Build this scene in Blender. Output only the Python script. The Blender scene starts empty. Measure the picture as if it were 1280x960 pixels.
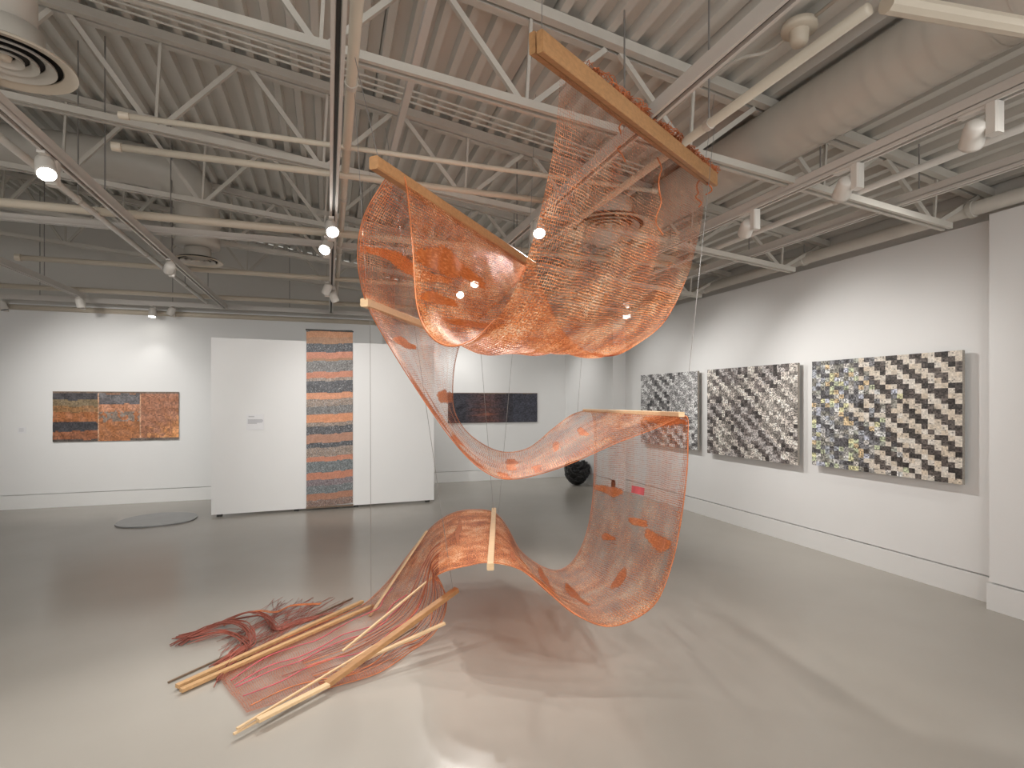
import bpy, bmesh, math, random
from mathutils import Vector, Matrix, noise

R = random.Random(7)
scene = bpy.context.scene
COL = scene.collection
PI = math.pi

# ------------------------------------------------------------------ camera
EYE = 1.6
FOC = 680.0                      # focal length in pixels of the 1280 frame
UC, VH = 640.0, 500.0            # principal column, horizon row
YAW = math.atan(229.0 / FOC)     # camera looks to the right of the room's depth axis
SN, CS = math.sin(YAW), math.cos(YAW)

def P(u, v, d):
    """a point of the room seen at pixel (u,v) at depth d (metres along the view axis)"""
    r = (u - UC) / FOC * d
    return Vector((d * SN + r * CS, d * CS - r * SN, EYE + (VH - v) / FOC * d))
def ray(u, v):
    return P(u, v, 1.0) - Vector((0, 0, EYE))
def on_x(u, v, X):
    r = ray(u, v); return Vector((0, 0, EYE)) + r * (X / r.x)
def on_y(u, v, Y):
    r = ray(u, v); return Vector((0, 0, EYE)) + r * (Y / r.y)
def on_z(u, v, z):
    r = ray(u, v); return Vector((0, 0, EYE)) + r * ((z - EYE) / r.z)

cam = bpy.data.cameras.new('camera')
cam.sensor_width = 36.0
cam.lens = FOC / 1280.0 * 36.0
cam.shift_y = (VH - 480.0) / 1280.0
cam.clip_start = 0.05
co = bpy.data.objects.new('camera', cam); COL.objects.link(co)
co.location = (0, 0, EYE)
co.rotation_euler = (PI / 2, 0, -YAW)
scene.camera = co

# ------------------------------------------------------------------ materials
def nmat(name):
    m = bpy.data.materials.new(name); m.use_nodes = True
    nt = m.node_tree
    return m, nt, nt.nodes['Principled BSDF'], nt.nodes['Material Output']
def N(nt, typ, **kw):
    n = nt.nodes.new(typ)
    for k, v in kw.items(): setattr(n, k, v)
    return n
def math_n(nt, op, a, b=None, c=None, clamp=False):
    n = nt.nodes.new('ShaderNodeMath'); n.operation = op; n.use_clamp = clamp
    for i, x in enumerate((a, b, c)):
        if x is None: continue
        if isinstance(x, (int, float)): n.inputs[i].default_value = x
        else: nt.links.new(x, n.inputs[i])
    return n.outputs[0]
def ramp(nt, fac, stops):
    r = nt.nodes.new('ShaderNodeValToRGB')
    el = r.color_ramp.elements
    while len(el) < len(stops): el.new(0.5)
    for e, (p, c) in zip(el, stops): e.position = p; e.color = (*c, 1)
    nt.links.new(fac, r.inputs[0]); return r.outputs[0]
def noise_n(nt, vec, scale, detail=3, rough=0.55):
    n = nt.nodes.new('ShaderNodeTexNoise')
    n.inputs['Scale'].default_value = scale; n.inputs['Detail'].default_value = detail
    n.inputs['Roughness'].default_value = rough
    if vec is not None: nt.links.new(vec, n.inputs['Vector'])
    return n.outputs['Fac']
def mapping(nt, vec, sc=(1, 1, 1), rot=(0, 0, 0)):
    mp = nt.nodes.new('ShaderNodeMapping')
    mp.inputs['Scale'].default_value = sc; mp.inputs['Rotation'].default_value = rot
    nt.links.new(vec, mp.inputs['Vector']); return mp.outputs[0]

def paint(name, c, rough=0.5, var=0.04, scale=3.0, metal=0.0, bump=0.0):
    m, nt, b, o = nmat(name)
    tc = N(nt, 'ShaderNodeTexCoord')
    f = noise_n(nt, tc.outputs['Object'], scale)
    lo = tuple(max(0, x * (1 - var)) for x in c); hi = tuple(min(1, x * (1 + var)) for x in c)
    nt.links.new(ramp(nt, f, [(0.3, lo), (0.7, hi)]), b.inputs['Base Color'])
    b.inputs['Roughness'].default_value = rough; b.inputs['Metallic'].default_value = metal
    if bump:
        bp = N(nt, 'ShaderNodeBump'); bp.inputs['Strength'].default_value = bump; bp.inputs['Distance'].default_value = 0.01
        nt.links.new(noise_n(nt, tc.outputs['Object'], scale * 12), bp.inputs['Height'])
        nt.links.new(bp.outputs[0], b.inputs['Normal'])
    return m

M = {}
M['wall'] = paint('white_wall_paint', (0.80, 0.80, 0.79), 0.6, 0.01, 1.5)
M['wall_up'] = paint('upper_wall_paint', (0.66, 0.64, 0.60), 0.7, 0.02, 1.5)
M['base'] = paint('white_trim_paint', (0.78, 0.78, 0.765), 0.4, 0.01)
M['deck'] = paint('deck_paint', (0.60, 0.585, 0.54), 0.55, 0.04, 1.2)
M['steel'] = paint('joist_paint', (0.56, 0.53, 0.475), 0.5, 0.05, 4)
M['duct'] = paint('duct_paint', (0.55, 0.52, 0.465), 0.42, 0.05, 2)
M['rail'] = paint('rail_white', (0.62, 0.59, 0.55), 0.4, 0.02, 3)
M['pipe'] = paint('pipe_cream', (0.60, 0.53, 0.43), 0.4, 0.04, 3)
M['lampw'] = paint('lamp_white', (0.70, 0.67, 0.62), 0.35, 0.02)
M['dark'] = paint('dark_slot', (0.03, 0.028, 0.025), 0.6, 0.1)
M['wire'] = paint('steel_wire', (0.30, 0.29, 0.28), 0.35, 0.05, 5, 0.6)
M['blackfoil'] = paint('black_plastic', (0.006, 0.006, 0.007), 0.28, 0.3, 6, 0.0, 0.15)
M['disc'] = paint('grey_disc', (0.23, 0.235, 0.235), 0.22, 0.06, 4)
M['paper'] = paint('panel_paper', (0.78, 0.78, 0.79), 0.6, 0.01)
M['ink'] = paint('grey_ink', (0.52, 0.52, 0.54), 0.7, 0.1)
M['rust'] = paint('red_cord', (0.27, 0.070, 0.045), 0.55, 0.35, 9)
M['rust2'] = paint('copper_cord', (0.60, 0.19, 0.07), 0.4, 0.3, 9, 0.3)
M['pinkcord'] = paint('pink_cord', (0.62, 0.10, 0.13), 0.5, 0.25, 9)

def wood(name, c, dark=0.75):
    m, nt, b, o = nmat(name)
    tc = N(nt, 'ShaderNodeTexCoord')
    v = mapping(nt, tc.outputs['Object'], (1.2, 22, 22))
    f = noise_n(nt, v, 3.0, 5, 0.6)
    nt.links.new(ramp(nt, f, [(0.3, tuple(x * dark for x in c)), (0.65, c)]), b.inputs['Base Color'])
    b.inputs['Roughness'].default_value = 0.5
    return m
M['wood_beam'] = wood('pine_beam', (0.45, 0.235, 0.10))
M['wood_pale'] = wood('pale_pine', (0.74, 0.52, 0.30), 0.85)
M['wood_mid'] = wood('mid_wood', (0.60, 0.36, 0.17))
M['wood_dark'] = wood('dark_wood', (0.22, 0.15, 0.10))

# polished concrete
m, nt, b, o = nmat('polished_concrete')
tc = N(nt, 'ShaderNodeTexCoord')
f1 = noise_n(nt, tc.outputs['Object'], 0.8, 2, 0.5)
f2 = noise_n(nt, tc.outputs['Object'], 5.0, 5, 0.6)
s = math_n(nt, 'ADD', math_n(nt, 'MULTIPLY', f1, 0.85), math_n(nt, 'MULTIPLY', f2, 0.15))
nt.links.new(ramp(nt, s, [(0.0, (0.33, 0.305, 0.268)), (1.0, (0.435, 0.407, 0.362))]), b.inputs['Base Color'])
b.inputs['Roughness'].default_value = 0.25
b.inputs['Specular IOR Level'].default_value = 0.5
b.inputs['Coat Weight'].default_value = 0.0
M['floor'] = m

def lamp_mat(name, c, e):
    m, nt, b, o = nmat(name)
    b.inputs['Base Color'].default_value = (1, 1, 1, 1)
    b.inputs['Emission Color'].default_value = (*c, 1)
    b.inputs['Emission Strength'].default_value = e
    return m
M['glow'] = lamp_mat('lit_lens', (1.0, 0.96, 0.88), 25.0)
M['lens'] = paint('unlit_lens', (0.10, 0.10, 0.10), 0.15, 0.1)

# colour-attribute cloth / woven paper
def attr_mat(name, rough=0.6, fine=0.35, fscale=160, metal=0.0, stretch=(1, 1, 1)):
    m, nt, b, o = nmat(name)
    a = N(nt, 'ShaderNodeAttribute'); a.attribute_name = 'pattern'
    tc = N(nt, 'ShaderNodeTexCoord')
    f = noise_n(nt, mapping(nt, tc.outputs['Object'], stretch), fscale, 3, 0.7)
    k = math_n(nt, 'ADD', math_n(nt, 'MULTIPLY', math_n(nt, 'SUBTRACT', f, 0.5), fine * 4), 1.0)
    mx = N(nt, 'ShaderNodeMix'); mx.data_type = 'RGBA'; mx.blend_type = 'MULTIPLY'
    mx.inputs[0].default_value = 1.0
    cb = N(nt, 'ShaderNodeCombineXYZ')
    for i in range(3): nt.links.new(k, cb.inputs[i])
    nt.links.new(a.outputs['Color'], mx.inputs[6]); nt.links.new(cb.outputs[0], mx.inputs[7])
    nt.links.new(mx.outputs[2], b.inputs['Base Color'])
    b.inputs['Roughness'].default_value = rough; b.inputs['Metallic'].default_value = metal
    return m
M['woven_paper'] = attr_mat('woven_paper', 0.6, 0.25, 70)
M['tapestry'] = attr_mat('woven_tapestry', 0.5, 0.22, 90, 0.1, (0.6, 0.6, 1.6))

# the copper net
m, nt, b, o = nmat('copper_wire_net')
uv = N(nt, 'ShaderNodeUVMap'); uv.uv_map = 'UVMap'
sep = N(nt, 'ShaderNodeSeparateXYZ')
# slight wander of the threads
wn = N(nt, 'ShaderNodeTexNoise'); wn.inputs['Scale'].default_value = 3.0; wn.inputs['Detail'].default_value = 3
nt.links.new(uv.outputs[0], wn.inputs['Vector'])
va = N(nt, 'ShaderNodeVectorMath'); va.operation = 'MULTIPLY_ADD'
nt.links.new(wn.outputs['Color'], va.inputs[0]); va.inputs[1].default_value = (0.03, 0.05, 0); nt.links.new(uv.outputs[0], va.inputs[2])
nt.links.new(va.outputs[0], sep.inputs[0])
def tri(x, pitch):
    q = math_n(nt, 'FRACT', math_n(nt, 'DIVIDE', x, pitch))
    return math_n(nt, 'MULTIPLY', math_n(nt, 'ABSOLUTE', math_n(nt, 'SUBTRACT', q, 0.5)), 2.0)
tu = tri(sep.outputs['X'], 0.0135)
tv = tri(sep.outputs['Y'], 0.0145)
dn = N(nt, 'ShaderNodeAttribute'); dn.attribute_name = 'dens'
wf = N(nt, 'ShaderNodeAttribute'); wf.attribute_name = 'weft'
pk = N(nt, 'ShaderNodeAttribute'); pk.attribute_name = 'pink'
streak = noise_n(nt, mapping(nt, uv.outputs[0], (16, 0.9, 1)), 1.0, 4, 0.6)
blot = noise_n(nt, mapping(nt, uv.outputs[0], (1.3, 1.6, 1)), 1.6, 4, 0.6)
fine = noise_n(nt, uv.outputs[0], 75.0, 2, 0.6)
fine2 = noise_n(nt, mapping(nt, uv.outputs[0], (1, 1.25, 1)), 85.0, 2, 0.7)
den = math_n(nt, 'ADD', dn.outputs['Fac'], math_n(nt, 'MULTIPLY', math_n(nt, 'SUBTRACT', streak, 0.5), 0.45))
den = math_n(nt, 'ADD', den, math_n(nt, 'MULTIPLY', math_n(nt, 'SUBTRACT', blot, 0.5), 0.9))
den = math_n(nt, 'MAXIMUM', den, 0.10)
wu = math_n(nt, 'MINIMUM', math_n(nt, 'MULTIPLY', den, 0.92), 0.92)
wv = math_n(nt, 'MINIMUM', math_n(nt, 'MULTIPLY', math_n(nt, 'MULTIPLY', den, wf.outputs['Fac']), 0.78), 0.86)
ru = noise_n(nt, mapping(nt, uv.outputs[0], (60, 3.0, 1)), 1.0, 2, 0.5)
rv = noise_n(nt, mapping(nt, uv.outputs[0], (4.0, 57, 1)), 1.0, 3, 0.6)
wu = math_n(nt, 'MULTIPLY', wu, math_n(nt, 'ADD', math_n(nt, 'MULTIPLY', math_n(nt, 'SUBTRACT', ru, 0.5), 1.6), 1.0))
wv = math_n(nt, 'MULTIPLY', wv, math_n(nt, 'ADD', math_n(nt, 'MULTIPLY', math_n(nt, 'SUBTRACT', rv, 0.5), 3.6), 1.0))
def line(t, w):   # 1 inside the thread, soft edge
    x = math_n(nt, 'SUBTRACT', w, t)
    return math_n(nt, 'ADD', math_n(nt, 'MULTIPLY', x, 5.0), 0.5, clamp=True)
lu = line(tu, wu); lv = line(tv, wv)
al = math_n(nt, 'MAXIMUM', lu, lv)
holes = math_n(nt, 'ADD', math_n(nt, 'MULTIPLY', math_n(nt, 'SUBTRACT', fine, 0.47), 4.0), 0.70, clamp=True)
al = math_n(nt, 'MULTIPLY', al, math_n(nt, 'MAXIMUM', math_n(nt, 'ADD', math_n(nt, 'MULTIPLY', holes, 0.70), 0.30), math_n(nt, 'MULTIPLY', den, 1.05)), clamp=True)
glitter_zone = noise_n(nt, uv.outputs[0], 5.0, 3, 0.6)
glitter = math_n(nt, 'ADD', fine2, math_n(nt, 'MULTIPLY', math_n(nt, 'SUBTRACT', glitter_zone, 0.52), 0.75))
copper = ramp(nt, glitter, [(0.34, (0.32, 0.08, 0.028)), (0.46, (0.70, 0.205, 0.055)), (0.55, (0.90, 0.36, 0.13)), (0.66, (1.0, 0.72, 0.48))])  # brightest stops paint the wire's glitter into the base colour
mx = N(nt, 'ShaderNodeMix'); mx.data_type = 'RGBA'
nt.links.new(pk.outputs['Fac'], mx.inputs[0]); nt.links.new(copper, mx.inputs[6]); mx.inputs[7].default_value = (0.46, 0.165, 0.105, 1)
nt.links.new(mx.outputs[2], b.inputs['Base Color'])
b.inputs['Metallic'].default_value = 0.25; b.inputs['Roughness'].default_value = 0.38
bp = N(nt, 'ShaderNodeBump'); bp.inputs['Strength'].default_value = 0.6; bp.inputs['Distance'].default_value = 0.006
nt.links.new(fine2, bp.inputs['Height']); nt.links.new(bp.outputs[0], b.inputs['Normal'])
tl = N(nt, 'ShaderNodeBsdfTranslucent'); nt.links.new(mx.outputs[2], tl.inputs['Color'])
ms0 = N(nt, 'ShaderNodeMixShader'); ms0.inputs[0].default_value = 0.4
nt.links.new(b.outputs[0], ms0.inputs[1]); nt.links.new(tl.outputs[0], ms0.inputs[2])
tr = N(nt, 'ShaderNodeBsdfTransparent')
ms = N(nt, 'ShaderNodeMixShader')
nt.links.new(al, ms.inputs[0]); nt.links.new(tr.outputs[0], ms.inputs[1]); nt.links.new(ms0.outputs[0], ms.inputs[2])
nt.links.new(ms.outputs[0], o.inputs['Surface'])
M['net'] = m

# dense copper foil woven in
m, nt, b, o = nmat('copper_foil')
uv = N(nt, 'ShaderNodeUVMap'); uv.uv_map = 'UVMap'
f = noise_n(nt, mapping(nt, uv.outputs[0], (30, 90, 1)), 1.0, 3, 0.6)
nt.links.new(ramp(nt, f, [(0.35, (0.42, 0.105, 0.03)), (0.55, (0.66, 0.20, 0.05)), (0.72, (0.95, 0.50, 0.24))]), b.inputs['Base Color'])
b.inputs['Metallic'].default_value = 0.4; b.inputs['Roughness'].default_value = 0.32
tl = N(nt, 'ShaderNodeBsdfTranslucent'); tl.inputs['Color'].default_value = (0.8, 0.25, 0.06, 1)
ms0 = N(nt, 'ShaderNodeMixShader'); ms0.inputs[0].default_value = 0.3
nt.links.new(b.outputs[0], ms0.inputs[1]); nt.links.new(tl.outputs[0], ms0.inputs[2])
tr = N(nt, 'ShaderNodeBsdfTransparent'); ms = N(nt, 'ShaderNodeMixShader')
f3 = noise_n(nt, uv.outputs[0], 60.0, 2, 0.6)
at = N(nt, 'ShaderNodeAttribute'); at.attribute_name = 'edge'
a_ = math_n(nt, 'ADD', math_n(nt, 'MULTIPLY', math_n(nt, 'SUBTRACT', f3, 0.58), 4.0), math_n(nt, 'MULTIPLY', at.outputs['Fac'], 2.6), clamp=True)
nt.links.new(math_n(nt, 'MULTIPLY', a_, 0.94), ms.inputs[0]); nt.links.new(tr.outputs[0], ms.inputs[1]); nt.links.new(ms0.outputs[0], ms.inputs[2])
nt.links.new(ms.outputs[0], o.inputs['Surface'])
M['foil'] = m

# ------------------------------------------------------------------ mesh helpers
def link(name, bm, mat, parent=None, smooth=False):
    me = bpy.data.meshes.new(name)
    bmesh.ops.recalc_face_normals(bm, faces=bm.faces)
    if smooth:
        for f in bm.faces: f.smooth = True
    bm.to_mesh(me); bm.free()
    ob = bpy.data.objects.new(name, me); COL.objects.link(ob)
    if mat: me.materials.append(mat)
    if parent is not None:
        ob.parent = parent
        ob.matrix_parent_inverse = Matrix.Translation(-parent.location)
    return ob
def tag(o, label=None, cat=None, group=None, kind=None):
    if label: o['label'] = label
    if cat: o['category'] = cat
    if group: o['group'] = group
    if kind: o['kind'] = kind
    return o
def thing(name, loc, label, cat, group=None):
    o = bpy.data.objects.new(name, None); COL.objects.link(o)
    o.empty_display_size = 0.1
    o.location = loc
    return tag(o, label, cat, group)
def B(): return bmesh.new()
def box(bm, lo, hi):
    x0, y0, z0 = lo; x1, y1, z1 = hi
    v = [bm.verts.new(p) for p in ((x0,y0,z0),(x1,y0,z0),(x1,y1,z0),(x0,y1,z0),(x0,y0,z1),(x1,y0,z1),(x1,y1,z1),(x0,y1,z1))]
    for q in ((0,3,2,1),(4,5,6,7),(0,1,5,4),(1,2,6,5),(2,3,7,6),(3,0,4,7)): bm.faces.new([v[i] for i in q])
    return bm
def frame_of(d, up=Vector((0, 0, 1))):
    d = d.normalized()
    if abs(d.dot(up)) > 0.98: up = Vector((1, 0, 0))
    s = d.cross(up).normalized(); u = s.cross(d).normalized()
    return s, u
def bar(bm, a, b, w, h, roll=0.0, chamfer=0.0):
    """a straight member from a to b, section w (sideways) by h"""
    a, b = Vector(a), Vector(b)
    s, u = frame_of(b - a)
    if roll:
        c, n_ = math.cos(roll), math.sin(roll); s, u = s * c + u * n_, u * c - s * n_
    if chamfer:
        k = chamfer
        prof = [(-w/2+k,-h/2),(w/2-k,-h/2),(w/2,-h/2+k),(w/2,h/2-k),(w/2-k,h/2),(-w/2+k,h/2),(-w/2,h/2-k),(-w/2,-h/2+k)]
    else: prof = [(-w/2,-h/2),(w/2,-h/2),(w/2,h/2),(-w/2,h/2)]
    r0 = [bm.verts.new(a + s*x + u*y) for x, y in prof]; r1 = [bm.verts.new(b + s*x + u*y) for x, y in prof]
    n = len(prof)
    for i in range(n): bm.faces.new((r0[i], r0[(i+1)%n], r1[(i+1)%n], r1[i]))
    bm.faces.new(r0[::-1]); bm.faces.new(r1)
    return bm
def tube(bm, pts, rad, n=10, cap=True):
    pts = [Vector(p) for p in pts]
    rads = rad if isinstance(rad, (list, tuple)) else [rad] * len(pts)
    rings = []; s = None
    for i, p in enumerate(pts):
        d = (pts[min(i+1, len(pts)-1)] - pts[max(i-1, 0)]).normalized()
        if s is None: s, u = frame_of(d)
        else:
            s = (s - d * s.dot(d))
            s = s.normalized() if s.length > 1e-6 else frame_of(d)[0]
            u = s.cross(d).normalized()
        rings.append([bm.verts.new(p + (s*math.cos(2*PI*k/n) + u*math.sin(2*PI*k/n)) * rads[i]) for k in range(n)])
    for a, b_ in zip(rings, rings[1:]):
        for k in range(n): bm.faces.new((a[k], a[(k+1)%n], b_[(k+1)%n], b_[k]))
    if cap: bm.faces.new(rings[0][::-1]); bm.faces.new(rings[-1])
    return bm
def lathe(bm, c, prof, n=40):
    """rings about a vertical axis through c; prof of (radius, z)"""
    c = Vector(c); rings = []
    for r, z in prof:
        rings.append([bm.verts.new(c + Vector((r*math.cos(2*PI*k/n), r*math.sin(2*PI*k/n), z))) for k in range(n)])
    for a, b_ in zip(rings, rings[1:]):
        for k in range(n): bm.faces.new((a[k], a[(k+1)%n], b_[(k+1)%n], b_[k]))
    return bm
def spline(pts, n):
    """Catmull-Rom through pts, n samples per span"""
    pts = [Vector(p) for p in pts]; out = []
    for i in range(len(pts) - 1):
        p0 = pts[max(i-1, 0)]; p1 = pts[i]; p2 = pts[i+1]; p3 = pts[min(i+2, len(pts)-1)]
        for k in range(n):
            t = k / n
            out.append(0.5*((2*p1) + (p2-p0)*t + (2*p0-5*p1+4*p2-p3)*t*t + (3*p1-p0-3*p2+p3)*t*t*t))
    out.append(pts[-1].copy()); return out

# ------------------------------------------------------------------ the room
XR = 4.94; XRF = 4.69; XL = -5.3; YBL = 9.86; YBR = 10.43; YF = -3.2
WTOP = 3.02
def zdeck(x): return EYE + 2.43 - 0.147 * x
def struct(name, bm, m): return tag(link(name, bm, m), kind='structure')

struct('floor', box(B(), (XL-0.3, YF, -0.12), (XR+0.3, YBR+0.3, 0)), M['floor'])

# roof deck: fluted sheet running along the depth, falling to the right
prof = []
x = XL - 0.3; k = 0
while x < XR + 0.25:
    w = 0.1525
    prof += [(x, 0.0), (x + 0.048, 0.0), (x + 0.062, 0.055), (x + 0.139, 0.055)]
    if k % 6 == 2:
        prof += [(x + 0.1395, 0.055), (x + 0.140, 0.085), (x + 0.146, 0.085), (x + 0.1465, 0.055)]
    x += w; k += 1
bm = B(); ys = (YF, YBR + 0.3); rows = []
for y in ys: rows.append([bm.verts.new((a, y, zdeck(a) + h)) for a, h in prof])
top = [[bm.verts.new((a, y, zdeck(a) + 0.16)) for a in (prof[0][0], prof[-1][0])] for y in ys]
for i in range(len(prof)-1): bm.faces.new((rows[0][i], rows[0][i+1], rows[1][i+1], rows[1][i]))
bm.faces.new((top[0][0], top[0][1], top[1][1], top[1][0]))
struct('ceiling', bm, M['deck'])

GAP = 0.212
def wall_x(name, X, y0, y1, side, t=0.12):     # drywall on a wall across X, room on the -X side if side=+1
    bm = B()
    a, b_ = (X, X + t) if side > 0 else (X - t, X)
    box(bm, (a, y0, GAP), (b_, y1, WTOP))
    box(bm, (X + side*0.03, y0, 0) if side > 0 else (a, y0, 0), (b_, y1, GAP) if side > 0 else (X + side*0.03, y1, GAP))
    return struct(name, bm, M['wall'])
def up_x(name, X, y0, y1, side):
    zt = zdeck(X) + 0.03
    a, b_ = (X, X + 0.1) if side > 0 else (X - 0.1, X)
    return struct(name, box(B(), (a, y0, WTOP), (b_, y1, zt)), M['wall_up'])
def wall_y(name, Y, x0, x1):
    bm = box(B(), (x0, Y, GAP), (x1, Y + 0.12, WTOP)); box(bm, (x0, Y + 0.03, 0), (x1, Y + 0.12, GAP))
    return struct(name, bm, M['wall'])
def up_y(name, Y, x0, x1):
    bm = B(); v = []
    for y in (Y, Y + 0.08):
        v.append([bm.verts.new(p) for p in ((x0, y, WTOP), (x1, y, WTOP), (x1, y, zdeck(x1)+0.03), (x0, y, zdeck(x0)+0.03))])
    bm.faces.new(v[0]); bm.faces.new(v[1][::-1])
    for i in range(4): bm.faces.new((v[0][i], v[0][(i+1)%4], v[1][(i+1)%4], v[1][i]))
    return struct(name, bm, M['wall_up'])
YST = 8.42; YP = 2.78
wall_x('wall_right', XR, YP, YST, 1); up_x('wall_right_upper', XR + 0.10, YF, YST, 1)
wall_x('wall_right_far', XRF, YST, YBR, 1, 0.40); up_x('wall_right_far_upper', XRF + 0.10, YST, YBR, 1)
wall_x('wall_right_near', XR - 0.15, YF, YP, 1, 0.30)
wall_x('wall_left', XL, YF, YBL, -1); up_x('wall_left_upper', XL - 0.10, YF, YBL, -1)
wall_y('wall_back_left', YBL, XL, 0.9); up_y('wall_back_left_upper', YBL + 0.06, XL, 0.9)
wall_y('wall_back_right', YBR, 0.9, XRF); up_y('wall_back_right_upper', YBR + 0.06, 0.9, XRF + 0.3)
struct('wall_back_return', box(B(), (0.78, YBL + 0.125, 0), (0.9, YBR + 0.1, 4.2)), M['wall'])
def bb(name, lo, hi): return struct(name, box(B(), lo, hi), M['base'])
bb('baseboard_right', (XR - 0.012, YP, 0), (XR + 0.04, YST, 0.2))
bb('baseboard_right_far', (XRF - 0.012, YST - 0.012, 0), (XRF + 0.04, YBR, 0.2))
bb('baseboard_right_step', (XRF - 0.012, YST - 0.012, 0), (XR, YST + 0.04, 0.2))
bb('baseboard_right_near', (XR - 0.162, YF, 0), (XR - 0.11, YP + 0.012, 0.2))
bb('baseboard_left', (XL - 0.04, YF, 0), (XL + 0.012, YBL, 0.2))
bb('baseboard_back_left', (XL, YBL - 0.012, 0), (0.9, YBL + 0.04, 0.2))
bb('baseboard_back_right', (0.9, YBR - 0.012, 0), (XRF, YBR + 0.04, 0.2))

# free-standing partition
pa = on_z(264, 647.0, 0.0); pb = on_z(542.5, 627.5, 0.0)
pdir = (pb - pa).normalized(); pn = Vector((-pdir.y, pdir.x, 0))     # away from the camera
PH = 2.45
def on_part(u, v, off=0.0):
    r = ray(u, v); q = Vector((pa.x, pa.y, 0)) - pn * off
    return Vector((0, 0, EYE)) + r * ((q - Vector((0, 0, EYE))).dot(pn) / r.dot(pn))
t = thing('partition_wall', ((pa + pb) / 2), 'white free-standing gallery partition behind the striped banner', 'partition')
bm = B(); z0 = 0.035
v = []
for z in (z0, PH):
    v.append([bm.verts.new(p) for p in ((*(pa).xy, z), (*(pb).xy, z), (*(pb + pn*0.14).xy, z), (*(pa + pn*0.14).xy, z))])
bm.faces.new(v[0][::-1]); bm.faces.new(v[1])
for i in range(4): bm.faces.new((v[0][i], v[0][(i+1)%4], v[1][(i+1)%4], v[1][i]))
link('panel', bm, M['wall'], t)
for f in (0.03, 0.35, 0.62, 0.97):
    c = pa.lerp(pb, f) + pn * 0.07
    link('foot', bar(B(), c - pn*0.06, c + pn*0.06, 0.05, 0.0) if False else box(B(), (c.x-0.03, c.y-0.05, 0), (c.x+0.03, c.y+0.05, z0)), M['dark'], t)

# ------------------------------------------------------------------ woven pictures
def grid_panel(name, origin, ax, ay, an, w, h, nx, ny, thick, colour, mat, parent, wave=0.0, open_back=False):
    """front face split in nx*ny cells with one colour each, plus sides and back"""
    bm = B(); cl = bm.loops.layers.float_color.new('pattern')
    V = [[bm.verts.new(origin + ax*(w*i/nx) + ay*(h*j/ny) + an*(thick + wave*noise.noise(Vector((i*0.15, j*0.15, 3.1))))) for j in range(ny+1)] for i in range(nx+1)]
    for i in range(nx):
        for j in range(ny):
            f = bm.faces.new((V[i][j], V[i+1][j], V[i+1][j+1], V[i][j+1]))
            c = colour(i, j)
            for l in f.loops: l[cl] = (*c, 1)
    bk = [bm.verts.new(origin + ax*(w*a) + ay*(h*b_)) for a, b_ in ((0,0),(1,0),(1,1),(0,1))]
    bm.faces.new(bk[::-1])
    edges = [[V[i][0] for i in range(nx+1)], [V[nx][j] for j in range(ny+1)], [V[i][ny] for i in range(nx, -1, -1)], [V[0][j] for j in range(ny, -1, -1)]]
    for k_, e in enumerate(edges): bm.faces.new([bk[k_]] + e + [bk[(k_+1)%4]])
    for f in bm.faces:
        if len(f.verts) > 4 or all(vv in bk for vv in f.verts):
            for l in f.loops: l[cl] = (0.34, 0.31, 0.27, 1)
    return link(name, bm, mat, parent)

def lerp(a, b_, t): return tuple(x + (y - x) * t for x, y in zip(a, b_))
def twill(seed, cfg):
    rr = random.Random(seed)
    def col(i, j):
        key = (i // 4, j // 4)
        I, J = i // 4, j // 4
        n1 = noise.noise(Vector((I*0.13 + seed, J*0.13, 1.7))); n2 = noise.noise(Vector((I*0.22, J*0.22 + seed, 8.2)))
        cell = random.Random(seed*7919 + key[0]*131 + key[1])
        light, dark, contrast = cfg(I, J, n1, n2, cell)
        on = ((I - J) % 4) < 2                 # staircase falling to the right (i grows away from the eye)
        if cell.random() > contrast: on = cell.random() < 0.5
        c = light if on else dark
        k = 1 + rr.uniform(-0.5, 0.45) * (0.4 if contrast > 0.85 and on else 1.4)
        if rr.random() < (0.06 if contrast > 0.85 else 0.16): k *= 0.45
        return tuple(max(0.004, min(0.9, x * k)) for x in c)
    return col
def cfg_big(I, J, n1, n2, rr):               # I: 0 = nearest column (right in the photo)
    if I + 5*n1 + 4*n2 + rr.uniform(-3, 3) < 13:
        light = lerp((0.62, 0.53, 0.42), (0.70, 0.66, 0.60), rr.random()); dark = lerp((0.035, 0.03, 0.028), (0.13, 0.11, 0.10), rr.random()); c = 0.88
    else:
        light = rr.choice([(0.54, 0.52, 0.49), (0.44, 0.43, 0.41), (0.62, 0.60, 0.36), (0.48, 0.52, 0.36), (0.48, 0.50, 0.58), (0.66, 0.66, 0.64), (0.60, 0.46, 0.28)] if n2 > -0.15 else [(0.36, 0.38, 0.42), (0.50, 0.50, 0.50), (0.42, 0.43, 0.38)])
        dark = rr.choice([(0.10, 0.095, 0.10), (0.19, 0.19, 0.20), (0.26, 0.25, 0.22)]); c = 0.70
    return light, dark, c
def cfg_mid(I, J, n1, n2, rr):
    light = lerp((0.50, 0.45, 0.41), (0.70, 0.66, 0.60), rr.random()); dark = lerp((0.05, 0.042, 0.04), (0.22, 0.19, 0.18), rr.random())
    if n1 > 0.12: light = lerp(light, (0.34, 0.32, 0.33), 0.6)
    if n1 < -0.12: dark = lerp(dark, (0.40, 0.37, 0.33), 0.5)
    return light, dark, 0.80
def cfg_far(I, J, n1, n2, rr):
    light = lerp((0.48, 0.47, 0.47), (0.72, 0.72, 0.71), rr.random()); dark = lerp((0.06, 0.06, 0.065), (0.25, 0.24, 0.24), rr.random())
    if n1 > 0.0: dark = lerp(dark, light, 0.4)
    return light, dark, 0.78
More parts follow.
